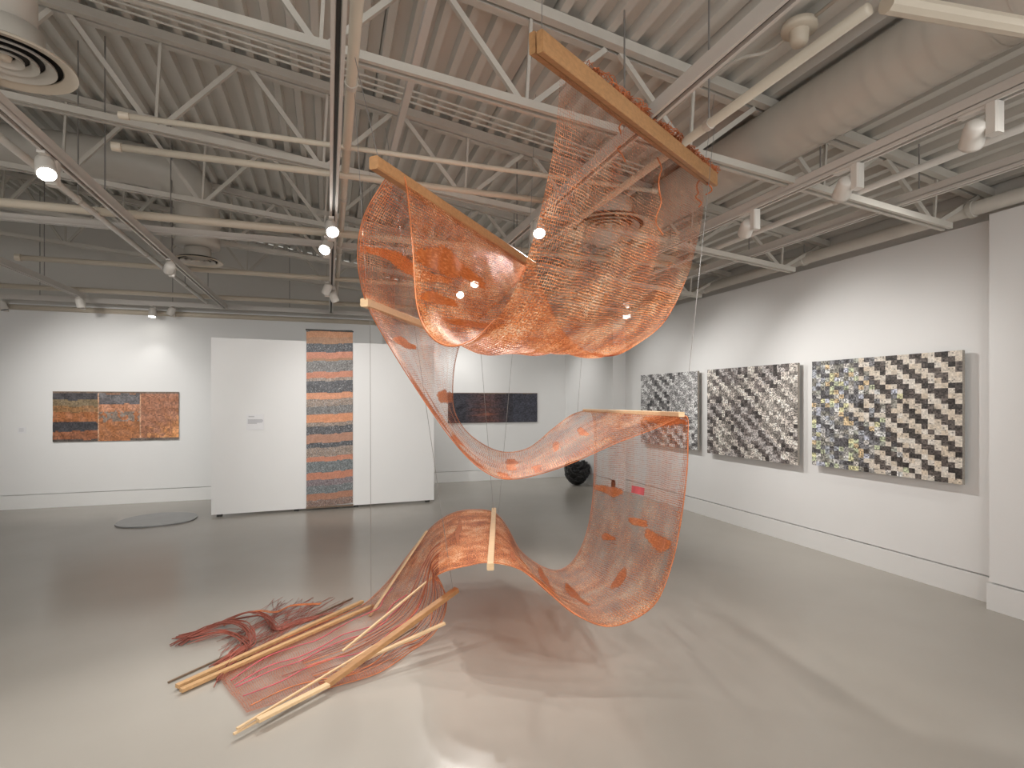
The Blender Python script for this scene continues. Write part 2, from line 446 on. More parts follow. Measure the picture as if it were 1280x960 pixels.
def wall_picture(ul, vt_l, vb_l, ur, vt_r, vb_r, nx, ny, cfg, seed, label):
    X = XR - 0.075
    a = on_x(ul, vt_l, X); b_ = on_x(ul, vb_l, X); c = on_x(ur, vt_r, X); d = on_x(ur, vb_r, X)
    zt = (a.z + c.z)/2; zb = (b_.z + d.z)/2; y1 = a.y; y0 = c.y
    t = thing('woven_picture', (X, (y0+y1)/2, zb), label, 'artwork')
    # origin at the near bottom corner of the back, x axis runs away from the eye
    grid_panel('woven_panel', Vector((X + 0.03, y0, zb)), Vector((0,1,0)), Vector((0,0,1)), Vector((-1,0,0)), y1-y0, zt-zb, nx*4, ny*4, 0.03, twill(seed, cfg), M['woven_paper'], t, 0.004)
    for f in (0.25, 0.75):                   # stand-off battens behind the panel
        y = y0 + (y1-y0)*f
        link('standoff', box(B(), (X + 0.03, y-0.03, zb + 0.15), (XR, y+0.03, zt - 0.15)), M['wood_mid'], t)
    return t
wall_picture(1015, 452, 581, 1203, 438, 606, 27, 25, cfg_big, 3, 'largest woven paper picture with yellow and cream zigzags, nearest on the right wall')
wall_picture(884, 462, 567, 997, 454, 580.5, 26, 25, cfg_mid, 5, 'square woven paper picture in beige and grey, middle one on the right wall')
wall_picture(801, 469, 553, 872, 464, 563, 22, 24, cfg_far, 9, 'black and white woven picture partly behind the copper net, farthest on the right wall')

# tapestries
def mixc(bands, f):
    for lo, hi, c in bands:
        if lo <= f < hi: return c
    return bands[-1][2]
SAL = (0.52, 0.225, 0.145); GRY = (0.10, 0.102, 0.11); TEX = (0.19, 0.185, 0.18); BRN = (0.34, 0.19, 0.11); TAU = (0.30, 0.24, 0.20); PUR = (0.22, 0.18, 0.19); TEA = (0.17, 0.19, 0.195)
rows = [(414,416,(0.06,0.05,0.04)),(416,424,(0.42,0.20,0.10)),(424,432,BRN),(432,443,(0.085,0.09,0.10)),(443,451,SAL),(451,454,BRN),(454,468,TEX),(468,476,SAL),(476,480,TAU),(480,495,GRY),(495,503,(0.62,0.29,0.17)),(503,512,TAU),(512,522,TEX),(522.5,533,(0.62,0.28,0.15)),(533,538,TAU),(538,548,GRY),(548,559,(0.42,0.23,0.16)),(559,565,(0.09,0.095,0.105)),(565,577,TAU),(577,583,SAL),(583,597,TEA),(597,606,SAL),(606,614,PUR),(614,624,TEA),(624,632,(0.40,0.20,0.13)),(632,641,(0.25,0.17,0.14))]
a = on_part(383, 414, 0.02); b_ = on_part(441, 414, 0.02); c = on_part(383, 639.5, 0.02)
bw = (b_ - a).xy.length; bz0 = 0.045; bz1 = (a.z + b_.z)/2
rr = random.Random(21)
NBX, NBY = 60, 226
def banner_col(i, j):
    v_ = 640 - (j / NBY) * (640 - 414)
    v_ += 0.7 * noise.noise(Vector((i*0.12, j*0.05, 0.3))) + 0.3*math.sin(i*0.15)
    cc = mixc(rows, max(414, min(640.5, v_)))
    lum = sum(cc)
    amp = 0.14 if cc[0] > 1.8*cc[2] else 0.42
    k_ = 1 + rr.uniform(-amp, amp)
    if amp > 0.3 and rr.random() < 0.12: cc = lerp(cc, (0.36, 0.36, 0.37), 0.5)
    return tuple(max(0.01, x_ * k_) for x_ in cc)
t = thing('striped_banner', (*((a + b_)/2).xy, bz0), 'tall woven banner of copper and grey stripes hung over the white partition', 'tapestry')
grid_panel('woven_cloth', Vector((*(a).xy, bz0)) + pn*0.008, (b_-a).normalized(), Vector((0,0,1)), -pn, bw, bz1-bz0, NBX, NBY, 0.008, banner_col, M['tapestry'], t, 0.004)
link('hanging_rod', bar(B(), Vector((*a.xy, bz1+0.008)) - pdir*0.01, Vector((*b_.xy, bz1+0.008)) + pdir*0.01, 0.022, 0.02), M['dark'], t)
link('hanging_rod', bar(B(), Vector((*a.xy, bz0)) - pdir*0.005, Vector((*b_.xy, bz0)) + pdir*0.005, 0.02, 0.02), M['wood_dark'], t)
for f in (0.2, 0.8):
    c_ = a.lerp(b_, f)
    link('hook', bar(B(), Vector((*c_.xy, bz1+0.005)), Vector((*(c_ + pn*0.06).xy, PH - 0.0)), 0.012, 0.006), M['dark'], t)

def tri_col(i, j, nx=96, ny=40, rr=random.Random(4)):
    f = i / nx; g = 1 - j / ny
    g2 = g + 0.03*noise.noise(Vector((i*0.1, j*0.1, 5)))
    if f < 0.345:
        c = mixc([(-1,0.17,(0.065,0.06,0.065)),(0.17,0.30,(0.22,0.16,0.09)),(0.30,0.42,(0.30,0.155,0.065)),(0.42,0.61,(0.36,0.135,0.05)),(0.61,0.80,(0.055,0.052,0.058)),(0.80,0.97,(0.30,0.115,0.055)),(0.97,9,(0.10,0.08,0.07))], g2)
    elif f < 0.675:
        c = mixc([(-1,0.05,(0.36,0.18,0.10)),(0.05,0.26,(0.13,0.12,0.125)),(0.26,0.40,(0.48,0.22,0.12)),(0.40,0.62,(0.26,0.20,0.16)),(0.62,9,(0.40,0.16,0.065))], g2)
        if 0.40 < g2 < 0.65 and noise.noise(Vector((i*0.3, j*0.3, 2))) > 0.1: c = (0.40, 0.15, 0.06)
    else:
        w_ = max(0, 0.8*noise.noise(Vector((i*0.3, j*0.35, 7))) + (f-0.88)*3.0 + (g-0.6)*1.6)
        c = lerp((0.36, 0.155, 0.085), (0.80, 0.36, 0.13), min(1, w_*0.9))
    if abs(f-0.345) < 0.006 or abs(f-0.675) < 0.006: c = (0.55, 0.32, 0.20)
    if g < 0.03 or (g > 0.95 and f > 0.6): c = (0.17, 0.13, 0.11)
    k_ = 1 + rr.uniform(-0.38, 0.38)
    return tuple(max(0.01, min(1, x_*k_)) for x_ in c)
def wall_cloth(name, Y, ul, ur, vt, vb, nx, ny, col, label):
    a = on_y(ul, vt[0], Y - 0.02); b_ = on_y(ur, vt[1], Y - 0.02); c = on_y(ul, vb[0], Y - 0.02); d = on_y(ur, vb[1], Y-0.02)
    zt = (a.z+b_.z)/2; zb = (c.z+d.z)/2
    t = thing(name, ((a.x+b_.x)/2, Y, zb), label, 'tapestry')
    grid_panel('woven_cloth', Vector((a.x, Y - 0.003, zb)), Vector((1,0,0)), Vector((0,0,1)), Vector((0,-1,0)), b_.x-a.x, zt-zb, nx, ny, 0.022, col, M['tapestry'], t, 0.012)
    link('hanging_rod', bar(B(), (a.x, Y-0.015, zt), (b_.x, Y-0.015, zt), 0.02, 0.018), M['wood_dark'], t)
    return t
wall_cloth('copper_tapestry', YBL, 66, 223.5, (490.5, 490), (552.5, 549.5), 96, 40, tri_col, 'wide three-part copper and black tapestry on the back wall left of the partition')
def drk_col(i, j, nx=70, ny=30, rr=random.Random(14)):
    f = i/nx; g = j/ny
    n_ = noise.noise(Vector((i*0.05, j*0.35, 3)))
    w_ = max(0, 1 - abs(f-0.42)/0.25) * (0.35 + 0.9*max(0, n_)) * (1.3 if g < 0.5 else 0.8)
    c = lerp((0.035, 0.034, 0.045), (0.19, 0.065, 0.04), min(1, w_))
    if f > 0.7: c = lerp(c, (0.06, 0.065, 0.09), 0.5)
    k_ = 1 + rr.uniform(-0.45, 0.6)
    return tuple(x_*k_ for x_ in c)
wall_cloth('dark_tapestry', YBR, 560, 671.5, (493, 490.5), (530, 526.5), 70, 30, drk_col, 'dark blue-black and rust tapestry on the back wall right of the partition')

# wall text and small label
a = on_part(308, 518); b_ = on_part(330, 518); c = on_part(308, 537.5)
t = thing('text_panel', (*((a+b_)/2).xy, c.z), 'white wall text panel on the partition left of the striped banner', 'sign')
def on_face(p, off): return p - pn*off
q = [on_face(Vector((*p.xy, z)), 0.0) for p, z in ((a, c.z), (b_, c.z), (b_, a.z), (a, a.z))]
bm = B(); lo = [bm.verts.new(p) for p in q]; hi = [bm.verts.new(p - pn*0.012) for p in q]
bm.faces.new(hi); bm.faces.new(lo[::-1])
for i in range(4): bm.faces.new((lo[i], lo[(i+1)%4], hi[(i+1)%4], hi[i]))
link('board', bm, M['paper'], t)
wv_ = b_ - a; hz = a.z - c.z
bm = B()
for k, (x0, x1, y) in enumerate([(0.12, 0.45, 0.86), (0.08, 0.92, 0.66), (0.08, 0.95, 0.60), (0.08, 0.94, 0.54), (0.08, 0.90, 0.48), (0.08, 0.60, 0.42)]):
    p0 = Vector((*(a + wv_*x0).xy, c.z + hz*y)) - pn*0.0125; p1 = Vector((*(a + wv_*x1).xy, c.z + hz*y)) - pn*0.0125
    bar(bm, p0, p1, 0.002, 0.010 if k else 0.016)
link('printed_lines', bm, M['ink'], t)
a = on_y(22, 534, YBL); b_ = on_y(33, 541.5, YBL)
t = thing('wall_label', ((a.x+b_.x)/2, YBL, b_.z), 'small pale wall label left of the three-part copper tapestry', 'label')
link('card', box(B(), (a.x, YBL-0.006, b_.z), (b_.x, YBL, a.z)), M['paper'], t)
bm = B()
for y in (0.3, 0.5, 0.7): box(bm, (a.x+0.02, YBL-0.0075, b_.z+(a.z-b_.z)*y), (b_.x-0.03, YBL-0.005, b_.z+(a.z-b_.z)*y+0.007))
link('printed_lines', bm, M['ink'], t)

# ------------------------------------------------------------------ floor pieces
pts = [(143,657.5),(150,652),(165,647.5),(185,644),(205,642),(225,641.5),(241,642.5),(247,645),(245,648.5),(236,652.5),(220,655.5),(200,658),(178,659.8),(158,660.2),(147,659.5)]
base = [on_z(u, v, 0) for u, v in pts]
sm = spline(base + [base[0]], 4)[:-1]
bm = B(); lo = [bm.verts.new((p.x, p.y, 0.001)) for p in sm]; hi = [bm.verts.new((p.x, p.y, 0.016)) for p in sm]
bm.faces.new(hi); bm.faces.new(lo[::-1])
for i in range(len(sm)): bm.faces.new((lo[i], lo[(i+1)%len(sm)], hi[(i+1)%len(sm)], hi[i]))
tag(link('floor_disc', bm, M['disc']), 'flat grey oval disc lying on the floor left of the partition', 'artwork')

c = on_z(721, 606, 0)
bm = B(); bmesh.ops.create_icosphere(bm, subdivisions=6, radius=1.0)
dd = (c.xy.dot(Vector((SN, CS)))); sw = 27/FOC*dd/2; sh = 37/FOC*dd
for v in bm.verts:
    n = v.co.normalized(); z = (n.z + 1)/2
    rad = 1.0 + 0.12*max(0, 0.45-z) - 0.30*max(0, z-0.50)/0.50 - 0.08*max(0, 0.12-z)*5
    rad += 0.16*noise.noise(n*1.6 + Vector((3,1,2)))
    ridge = 1 - abs(noise.noise(Vector((n.x*2.2, n.y*2.2, n.z*4.5)) + Vector((9,4,1))))*2
    rad += 0.15*ridge + 0.09*(1 - abs(noise.noise(Vector((n.x*5, n.y*5, n.z*9))))*2)
    v.co = Vector((c.x + n.x*rad*sw*0.98, c.y + n.y*rad*sw*0.98, max(0.0, (z*rad*0.97)*sh - 0.005)))
tag(link('crumpled_sculpture', bm, M['blackfoil'], smooth=True), 'shiny black crumpled lump on the floor near the far right corner', 'sculpture')

# ------------------------------------------------------------------ roof joists
def joist(Y, label):
    x0, x1 = XL, XR + 0.1
    def zt(x): return zdeck(x) - 0.035
    def zb(x): return EYE + 1.80 - 0.097*x
    t = thing('roof_joist', (0, Y, zb(0)), label, 'joist', 'open-web roof joists')
    bm = B()
    for s in (-0.04, 0.04): bar(bm, (x0, Y+s, zt(x0)), (x1, Y+s, zt(x1)), 0.055, 0.06)
    link('top_chord', bm, M['steel'], t)
    bm = B(); xb1 = x1 - 0.45
    for s in (-0.028, 0.028): bar(bm, (x0, Y+s, zb(x0)), (xb1, Y+s, zb(xb1)), 0.026, 0.045)
    link('bottom_chord', bm, M['rail'] if False else M['steel'], t)
    xt = -5.08
    while xt < x1 - 0.3:
        xm = xt + 0.56; xn = min(xt + 1.12, x1 - 0.05)
        if xm < xb1:
            link('web_bar', bar(B(), (xt+0.05, Y, zt(xt)-0.03), (xm-0.02, Y, zb(xm)), 0.03, 0.032), M['steel'], t)
            link('web_bar', bar(B(), (xm+0.02, Y, zb(xm)), (xn-0.05, Y, zt(xn)-0.03), 0.03, 0.032), M['steel'], t)
            link('web_bar', bar(B(), (xm, Y, zb(xm)), (xm+0.03, Y, zt(xm)-0.03), 0.018, 0.018), M['steel'], t)
        xt += 1.12
    return t
for Y, lab in ((2.95, 'open-web steel roof joist closest overhead, above the tall wooden bar'),
               (4.45, 'open-web steel roof joist second from the camera, over the middle of the room'), (5.95, 'open-web steel roof joist third from the camera, behind the bright centre lamp'),
               (7.45, 'steel roof joist in front of the bent duct at the back left'), (8.95, 'steel roof joist closest to the back wall')):
    joist(Y, lab)

# conduits strapped under the deck beside joists
def tube_thing(name, pts, r, mat, label, cat, group=None, n=10):
    return tag(link(name, tube(B(), pts, r, n), mat, smooth=False), label, cat, group)
for k, (dy, dz, lab) in enumerate(((-0.32, 0.10, 'thin conduit beside the second joist, uppermost of three'), (-0.37, 0.085, 'thin conduit beside the second joist, middle of three'), (-0.42, 0.07, 'thin conduit beside the second joist, nearest of three'))):
    tube_thing('conduit', [(x, 4.45+dy, zdeck(x)-dz) for x in (XL, -2, 1, 2.6)], 0.008, M['steel'], lab, 'conduit', 'thin conduits by the second joist')
# raised light boxes in deck / long purlins along the depth
tag(link('roof_strut', bar(B(), (0.50, 2.2, zdeck(0.5)-0.30), (0.50, 4.9, zdeck(0.5)-0.30), 0.045, 0.05), M['rail']), 'pale strut along the ceiling right of the centre track', 'strut')

# cream poles across the tracks
ZP = EYE + 1.53
def xpole(v411, ul, ur, r, label, z=ZP, xa=None, xb=None, mat='pipe', name='ceiling_pole'):
    d = FOC*(z-EYE)/(VH - v411); Y = d/CS
    x0 = xa if xa is not None else on_y(ul, 300, Y).x
    x1 = xb if xb is not None else on_y(ur, 300, Y).x
    t = thing(name, ((x0+x1)/2, Y, z), label, 'pole', 'ceiling poles across the room')
    link('pole', tube(B(), [(x0, Y, z), (x1, Y, z)], r, 12), M[mat], t, True)
    for e in (x0, x1): link('end_cap', tube(B(), [(e-0.025, Y, z), (e+0.025, Y, z)], r*1.25, 12), M[mat], t)
    return t
xpole(181, 155, 817, 0.016, 'cream ceiling pole, nearest of the poles left of the centre track', z=ZP+0.02)
xpole(217, 146, 700, 0.022, 'cream ceiling pole with a capped left end, second nearest', z=ZP+0.0)
xpole(291, 0, 0, 0.035, 'thick cream pipe across the ceiling in front of the bent duct', xa=XL, xb=4.1)
xpole(348, 23, 0, 0.030, 'cream pipe across the ceiling just behind the far cross track', xb=3.9)
xpole(379, 0, 0, 0.035, 'cream pipe across the ceiling close to the back wall', xa=XL, xb=3.9)
xpole(401, 0, 0, 0.04, 'thick pipe along the top of the back wall', xa=XL, xb=0.8, z=EYE+1.36)

# ------------------------------------------------------------------ lighting tracks
ZT = EYE + 1.47
def track(a, b_, label, w=0.058, h=0.075, hx=0.0):
    a, b_ = Vector(a), Vector(b_)
    t = thing('lighting_track', (a+b_)/2, label, 'track', 'white lighting tracks')
    d = (b_-a).normalized(); s, u = frame_of(d)
    bm = bar(B(), a + u*h*0.15, b_ + u*h*0.15, w, h*0.7)
    for sg in (-1, 1): bar(bm, a + s*sg*w*0.36 - u*h*0.30, b_ + s*sg*w*0.36 - u*h*0.30, w*0.28, h*0.30)
    link('rail', bm, M['rail'], t)
    link('slot', bar(B(), a - u*h*0.215, b_ - u*h*0.215, w*0.30, 0.004), M['dark'], t)
    n = int((b_-a).length/1.9)
    for k in range(n+1):
        p = a.lerp(b_, (k+0.3)/(n+1))
        link('hanger_rod', tube(B(), [p + u*h*0.4 + Vector((hx, 0, 0)), Vector((p.x + hx, p.y, zdeck(p.x)))], 0.005, 6), M['wire'], t)
    return t
YE = 9.55
track((-4.45, 0.5, ZT), (-4.45, YE, ZT), 'white lighting track along the left wall')
track((-3.30, 1.0, ZT), (-3.30, YE-0.25, ZT), 'white lighting track second from the left wall')
track((-1.55, 0.6, ZT), (-1.55, YE, ZT), 'white lighting track running to the back wall left of the centre track')
track((0.035, 0.3, ZT), (0.035, YE, ZT), 'white lighting track down the middle of the room')
track((1.58, 0.3, ZT), (1.58, YE, ZT), 'white lighting track above the copper net, right of the centre track')
track((3.05, 0.6, ZT), (3.05, YE-0.6, ZT), 'white lighting track with three lamp heads facing the right wall', hx=0.045)
track((4.02, 0.6, ZT), (4.02, YE-0.6, ZT), 'white lighting track closest to the right wall')
track((-4.45, YE+0.06, ZT), (3.9, YE+0.06, ZT), 'white lighting track across the room along the back wall')
Yx = FOC*(ZT-0.02-EYE)/(VH-319)/CS
track((XL, Yx, ZT+0.085), (1.52, Yx, ZT+0.085), 'white lighting track across the room in front of the back left duct', 0.05, 0.06)

# pipes running along the depth
def ypipe(x, z, y0, y1, r, label, mat='pipe'):
    t = thing('ceiling_pipe', (x, (y0+y1)/2, z), label, 'pipe', 'pipes along the room')
    link('pipe', tube(B(), [(x, y0, z), (x, y1, z)], r, 14), M[mat], t, True)
    y = y0 + 0.9; k = 0
    while y < y1 - 0.2:
        link('coupling', tube(B(), [(x, y-0.018, z), (x, y+0.018, z)], r*1.22, 14), M['steel'], t)
        if k % 2 == 0: link('hanger_rod', tube(B(), [(x, y, z+r), (x, y, zdeck(x))], 0.005, 6), M['wire'], t)
        y += 1.6; k += 1
    return t
ypipe(-1.78, EYE+1.50, 0.8, 9.4, 0.024, 'thin pipe beside the lighting track left of the centre one', 'lampw')
ypipe(0.105, EYE+1.56, 0.3, 9.0, 0.026, 'pipe beside the centre lighting track')
ypipe(1.91, EYE+1.46, 1.5, 6.2, 0.024, 'pipe along the ceiling between the lit track and the round duct')
ypipe(4.80, EYE+1.50, 0.4, 8.2, 0.055, 'thick pipe along the top of the right wall', 'steel')
ypipe(3.62, EYE+1.50, 0.6, 8.3, 0.024, 'thin pipe between the two right tracks', 'lampw')
p0 = P(1108, 4, 2.03); p1 = P(1290, 36, 2.20)
tube_thing('ceiling_pipe', [p0, p0.lerp(p1, 2.0)], 0.036, M['pipe'], 'thick cream pipe crossing under the round duct at the top right', 'pipe')

# ------------------------------------------------------------------ ducts and diffusers
def diffuser(c, R_, label, drop=None):
    t = thing('ceiling_diffuser', c, label, 'air vent', 'round ceiling diffusers')
    for k, (r0, r1, z0_, z1_) in enumerate(((1.0, 0.80, 0.0, 0.025), (0.70, 0.54, 0.010, 0.045), (0.46, 0.33, 0.018, 0.05), (0.26, 0.14, 0.022, 0.05))):
        bm = lathe(B(), c, [(r0*R_, z0_*R_*1.1), (r1*R_, z1_*R_*2.2), (r1*R_*0.97, z1_*R_*2.2+0.006), (r0*R_*0.995, z0_*R_*1.1+0.012), (r0*R_, z0_*R_*1.1)], 48)
        link('ring', bm, M['duct'] if k else M['pipe'], t, True)
    bm = lathe(B(), c, [(0.001, 0.03*R_), (0.08*R_, 0.035*R_), (0.10*R_, 0.10*R_)], 24); link('hub', bm, M['pipe'], t, True)
    link('gap_shade', lathe(B(), c, [(0.80*R_, 0.06*R_), (0.79*R_, 0.15*R_), (0.001, 0.16*R_)], 48), M['dark'], t, True)  # dark disc added to paint the shade seen between the rings
    link('neck', lathe(B(), c, [(0.54*R_, 0.15*R_), (0.53*R_, 0.60*R_), (0.001, 0.60*R_)], 48), M['duct'], t, True)
    return t
def duct(path, r, label, seam=0.11, n=36):
    pts = path
    t = thing('air_duct', pts[0], label, 'duct')
    link('pipe', tube(B(), pts, r, n, True), M['duct'], t, True)
    # spiral seam ridges
    bm = B(); L = 0; nxt = 0.2
    for i in range(len(pts)-1):
        a, b_ = Vector(pts[i]), Vector(pts[i+1]); l = (b_-a).length
        while nxt < L + l:
            p = a.lerp(b_, (nxt-L)/l); d = (b_-a).normalized()
            tube(bm, [p-d*0.005, p+d*0.005], r*1.014, n, False); nxt += seam
        L += l
    link('seam', bm, M['duct'], t, True)
    return t
zd = EYE + 1.79
path = [Vector((2.89, -1.0 + 0.38*k, zd)) for k in range(13)]
path += spline([(2.89, 4.0, zd), (2.89, 4.35, zd), (2.82, 4.68, zd-0.01), (2.60, 4.80, zd-0.04), (2.42, 4.62, zd-0.10), (2.38, 4.42, zd-0.20)], 4)[1:]
duct(path, 0.19, 'big round spiral duct along the ceiling at the right')
dc = P(760, 286, 4.9); diffuser(dc, 0.40, 'round ceiling diffuser seen through the copper net')
zl = EYE + 2.50
path = [Vector((-5.2 + 0.3*k, 6.7, zl)) for k in range(11)] + spline([(-2.2, 6.7, zl), (-1.85, 6.7, zl-0.02), (-1.5, 6.7, zl-0.13), (-1.36, 6.7, zl-0.42), (-1.35, 6.7, zl-0.84)], 5)[1:]
duct(path, 0.215, 'round duct at the back left bending down to a diffuser')
diffuser(Vector((-1.35, 6.7, EYE+1.50)), 0.245, 'round ceiling diffuser under the bent duct at the back left')
dl = P(6, 78, 2.50); diffuser(dl, 0.268, 'round ceiling diffuser cut off by the left edge of the photo')
duct([dl + Vector((-0.02, 0, 0.16)), dl + Vector((-0.02, 0, 0.5)), Vector((dl.x-0.02, dl.y, zdeck(dl.x)-0.1))], 0.135, 'short upright duct above the diffuser at the left edge')

# heat detector with its conduit
c = P(999, 44, 2.95)
t = thing('heat_detector', c, 'round cream heat detector under the deck left of the big duct', 'detector')
link('base', lathe(B(), c, [(0.001, 0.06), (0.088, 0.06), (0.092, 0.035), (0.088, 0.02), (0.001, 0.02)], 32), M['pipe'], t, True)
link('sensor', lathe(B(), c, [(0.050, 0.021), (0.046, -0.035), (0.036, -0.055), (0.001, -0.055)], 28), M['pipe'], t, True)
zc = zdeck(c.x)
link('conduit', tube(B(), spline([c + Vector((0, 0.02, 0.05)), c + Vector((-0.02, 0.2, 0.03)), c + Vector((-0.12, 0.45, 0.06)), c + Vector((-0.12, 1.3, 0.06))], 5), 0.010, 8), M['steel'], t, True)
link('conduit', tube(B(), [c + Vector((0.02, -0.05, 0.05)), c + Vector((0.02, -1.0, 0.07))], 0.010, 8), M['steel'], t, True)
link('stem', tube(B(), [c + Vector((0, 0, 0.05)), Vector((c.x, c.y, zc))], 0.02, 10), M['pipe'], t, True)

# ------------------------------------------------------------------ track lamps
LIGHTS = []
def lamp(u, v, tx, zd_, aim, lit, label, power=0, size=60, blend=0.6, box_side=1, y=None, group='track spotlights'):
    """a track head under the track at x=tx; zd_ = head height; placed on the pixel's depth"""
    if y is None:
        r = ray(u, v); k = tx / r.x if abs(tx) > 0.4 else zd_ / r.z
        y = (r*k).y
    c = Vector((tx, y, EYE + zd_))
    d = (Vector(aim) - c).normalized()
    t = thing('track_lamp', c, label, 'lamp', group)
    h = Vector((tx, y - 0.10*box_side, 0))
    zt_ = ZT - 0.035
    link('driver_box', bar(B(), (tx, y + 0.09*box_side, zt_ - 0.15), (tx, y + 0.09*box_side, zt_), 0.055, 0.06, 0, 0.008), M['lampw'], t)
    link('adapter', box(B(), (tx-0.02, y+0.02*box_side-0.08, zt_-0.012), (tx+0.02, y+0.02*box_side+0.08, zt_+0.004)), M['lampw'], t)
    link('arm', tube(B(), [(tx, y + 0.08*box_side, zt_-0.12), (tx, y + 0.03*box_side, c.z), c], 0.011, 8), M['lampw'], t, True)
    L = 0.055
    link('head', tube(B(), [c - d*0.075, c - d*0.06, c - d*0.02, c + d*0.045, c + d*0.06], [0.030, 0.046, 0.050, 0.052, 0.052], 24), M['lampw'], t, True)
    link('lens', tube(B(), [c + d*0.0605, c + d*0.063], 0.045, 24), M['glow'] if lit else M['lens'], t)
    if power:
        LIGHTS.append((c + d*0.09, Vector(aim), power, size, blend))
    return t

SC = Vector((0.6, 3.4, 0.2))
lamp(432, 287, 0.02, 1.36, (0.5, 2.2, 0.6), True, 'brightly lit lamp on the right side of the centre track', 100, 95)
lamp(404, 308, -0.02, 1.36, (-1.0, 2.5, 0.3), True, 'lit lamp on the left side of the centre track', 80, 90)
lamp(403, 361, -0.02, 1.36, (-0.6, 8.3, 1.6), False, 'unlit lamp head low on the left of the centre track', 0)
lamp(421, 371, 0.06, 1.32, (0.7, 8.4, 1.5), False, 'unlit lamp head low on the right of the centre track', 0)
lamp(673, 285, 1.58, 1.36, (1.2, 2.0, 0.4), True, 'brightest lit lamp on the track above the copper net', 110, 95)
lamp(625, 327, 1.58, 1.36, (1.3, 3.0, 0.2), True, 'lit lamp seen through the net, upper of the pair', 70, 80, y=6.05)
lamp(610, 342, 1.58, 1.36, (0.8, 3.2, 0.1), True, 'lit lamp seen through the net, lower of the pair', 70, 80, y=6.75)
lamp(613, 367, 1.58, 1.36, (2.3, 10.4, 1.55), False, 'unlit lamp head seen through the net, below the lit pair', 0, y=8.5)
lamp(57, 228, -1.57, 1.36, (-0.6, 2.2, 0.2), True, 'lit lamp at the far left on the track beside the diffuser', 100, 80)
lamp(212, 345, -1.55, 1.36, (-3.1, 9.8, 1.5), False, 'unlit lamp head at the far end of the track before the cross track', 0)
lamp(100, 383, -3.30, 1.36, (-3.1, 9.8, 1.5), False, 'lamp head at the back left, left of the small lit one', 0)
lamp(150, 393, -2.55, 1.33, (-2.6, 9.3, 0.0), True, 'small lit lamp at the back left above the three-part tapestry', 8, 90, y=YE+0.06)
lamp(170, 392, -2.30, 1.36, (-3.0, 9.8, 1.6), False, 'lamp head at the back left, right of the small lit one', 0, y=YE+0.06)
lamp(28, 387, -4.40, 1.36, (-3.6, 9.8, 1.4), False, 'lamp head at the left edge of the photo, right of a pair', 0)
lamp(4, 381, -4.45, 1.36, (-4.0, 9.8, 1.4), False, 'lamp head cut by the left edge of the photo, left of a pair', 0)
lamp(933, 290, 3.05, 1.32, (4.9, 6.9, 1.45), False, 'lamp head farthest along the track facing the right wall', 0, box_side=-1)
lamp(1055, 241, 3.05, 1.32, (4.9, 5.5, 1.45), False, 'lamp head in the middle of the track facing the right wall', 0, box_side=-1)
lamp(1217, 180, 3.05, 1.32, (4.9, 3.6, 1.45), False, 'lamp head nearest on the track facing the right wall', 0, box_side=-1)

def spot(p, aim, power, size, blend, col=(1.0, 0.975, 0.94), rad=0.04):
    l = bpy.data.lights.new('spot_light', 'SPOT'); l.energy = power; l.spot_size = math.radians(size); l.spot_blend = blend
    l.color = col; l.shadow_soft_size = rad
    o = bpy.data.objects.new('spot_light', l); COL.objects.link(o); o.location = p
    o.rotation_euler = (Vector(aim) - Vector(p)).to_track_quat('-Z', 'Y').to_euler()
    return o
for a_ in LIGHTS: spot(*a_)
ZL = ZT - 0.12
# picture lights on the tracks, then two spots on the ribbon
spot((3.05, 4.85, ZL), (XR, 3.85, 1.15), 150, 85, 1.0, rad=0.05)
spot((3.05, 6.3, ZL), (XR, 5.6, 1.2), 120, 85, 1.0, rad=0.05)
spot((3.05, 7.7, ZL), (XR, 7.1, 1.2), 90, 85, 1.0, rad=0.05)
spot((3.05, 3.4, ZL), (XR, 2.6, 1.1), 90, 85, 1.0, rad=0.05)
spot((-3.30, 7.5, ZL), (-3.2, YBL, 1.3), 130, 80, 1.0, rad=0.05)
spot((-3.30, 6.4, ZL), (-2.6, YBL, 1.2), 110, 70, 1.0, rad=0.05)
spot((-1.55, 5.2, ZL), (-0.7, 8.3, 1.2), 120, 70, 1.0, rad=0.05)
spot((0.0, 5.6, ZL), (0.6, 8.4, 1.2), 170, 70, 1.0, rad=0.05)
spot((1.66, 9.1, ZL), (2.2, YBR, 0.9), 70, 120, 1.0, rad=0.05)
spot((1.9, YE, ZL), (3.8, YBR, 1.2), 50, 95, 1.0, rad=0.05)
spot((3.4, YE, ZL), (4.6, 9.4, 1.2), 50, 95, 1.0, rad=0.05)
spot((3.05, 2.2, ZL), (1.3, 3.9, 0.4), 110, 48, 0.8)  # added with no visible lamp, to brighten the ribbon's crest
spot((-0.0, 1.6, ZL), (0.2, 3.6, 0.1), 50, 50, 0.8)
# unseen fill spots added on the same tracks, behind and beside the camera
for x_, y_, ax_, ay_ in ((0.0, 0.5, 0.9, 3.2), (1.66, 0.6, 1.0, 3.0), (3.05, 0.9, 1.4, 3.4), (-1.55, 0.8, -0.3, 3.2), (4.02, 2.0, 3.2, 5.0), (-3.3, 2.5, -2.2, 5.5)):
    spot((x_, y_, ZL), (ax_, ay_, 0.4), 72, 110, 1.0, rad=0.06)

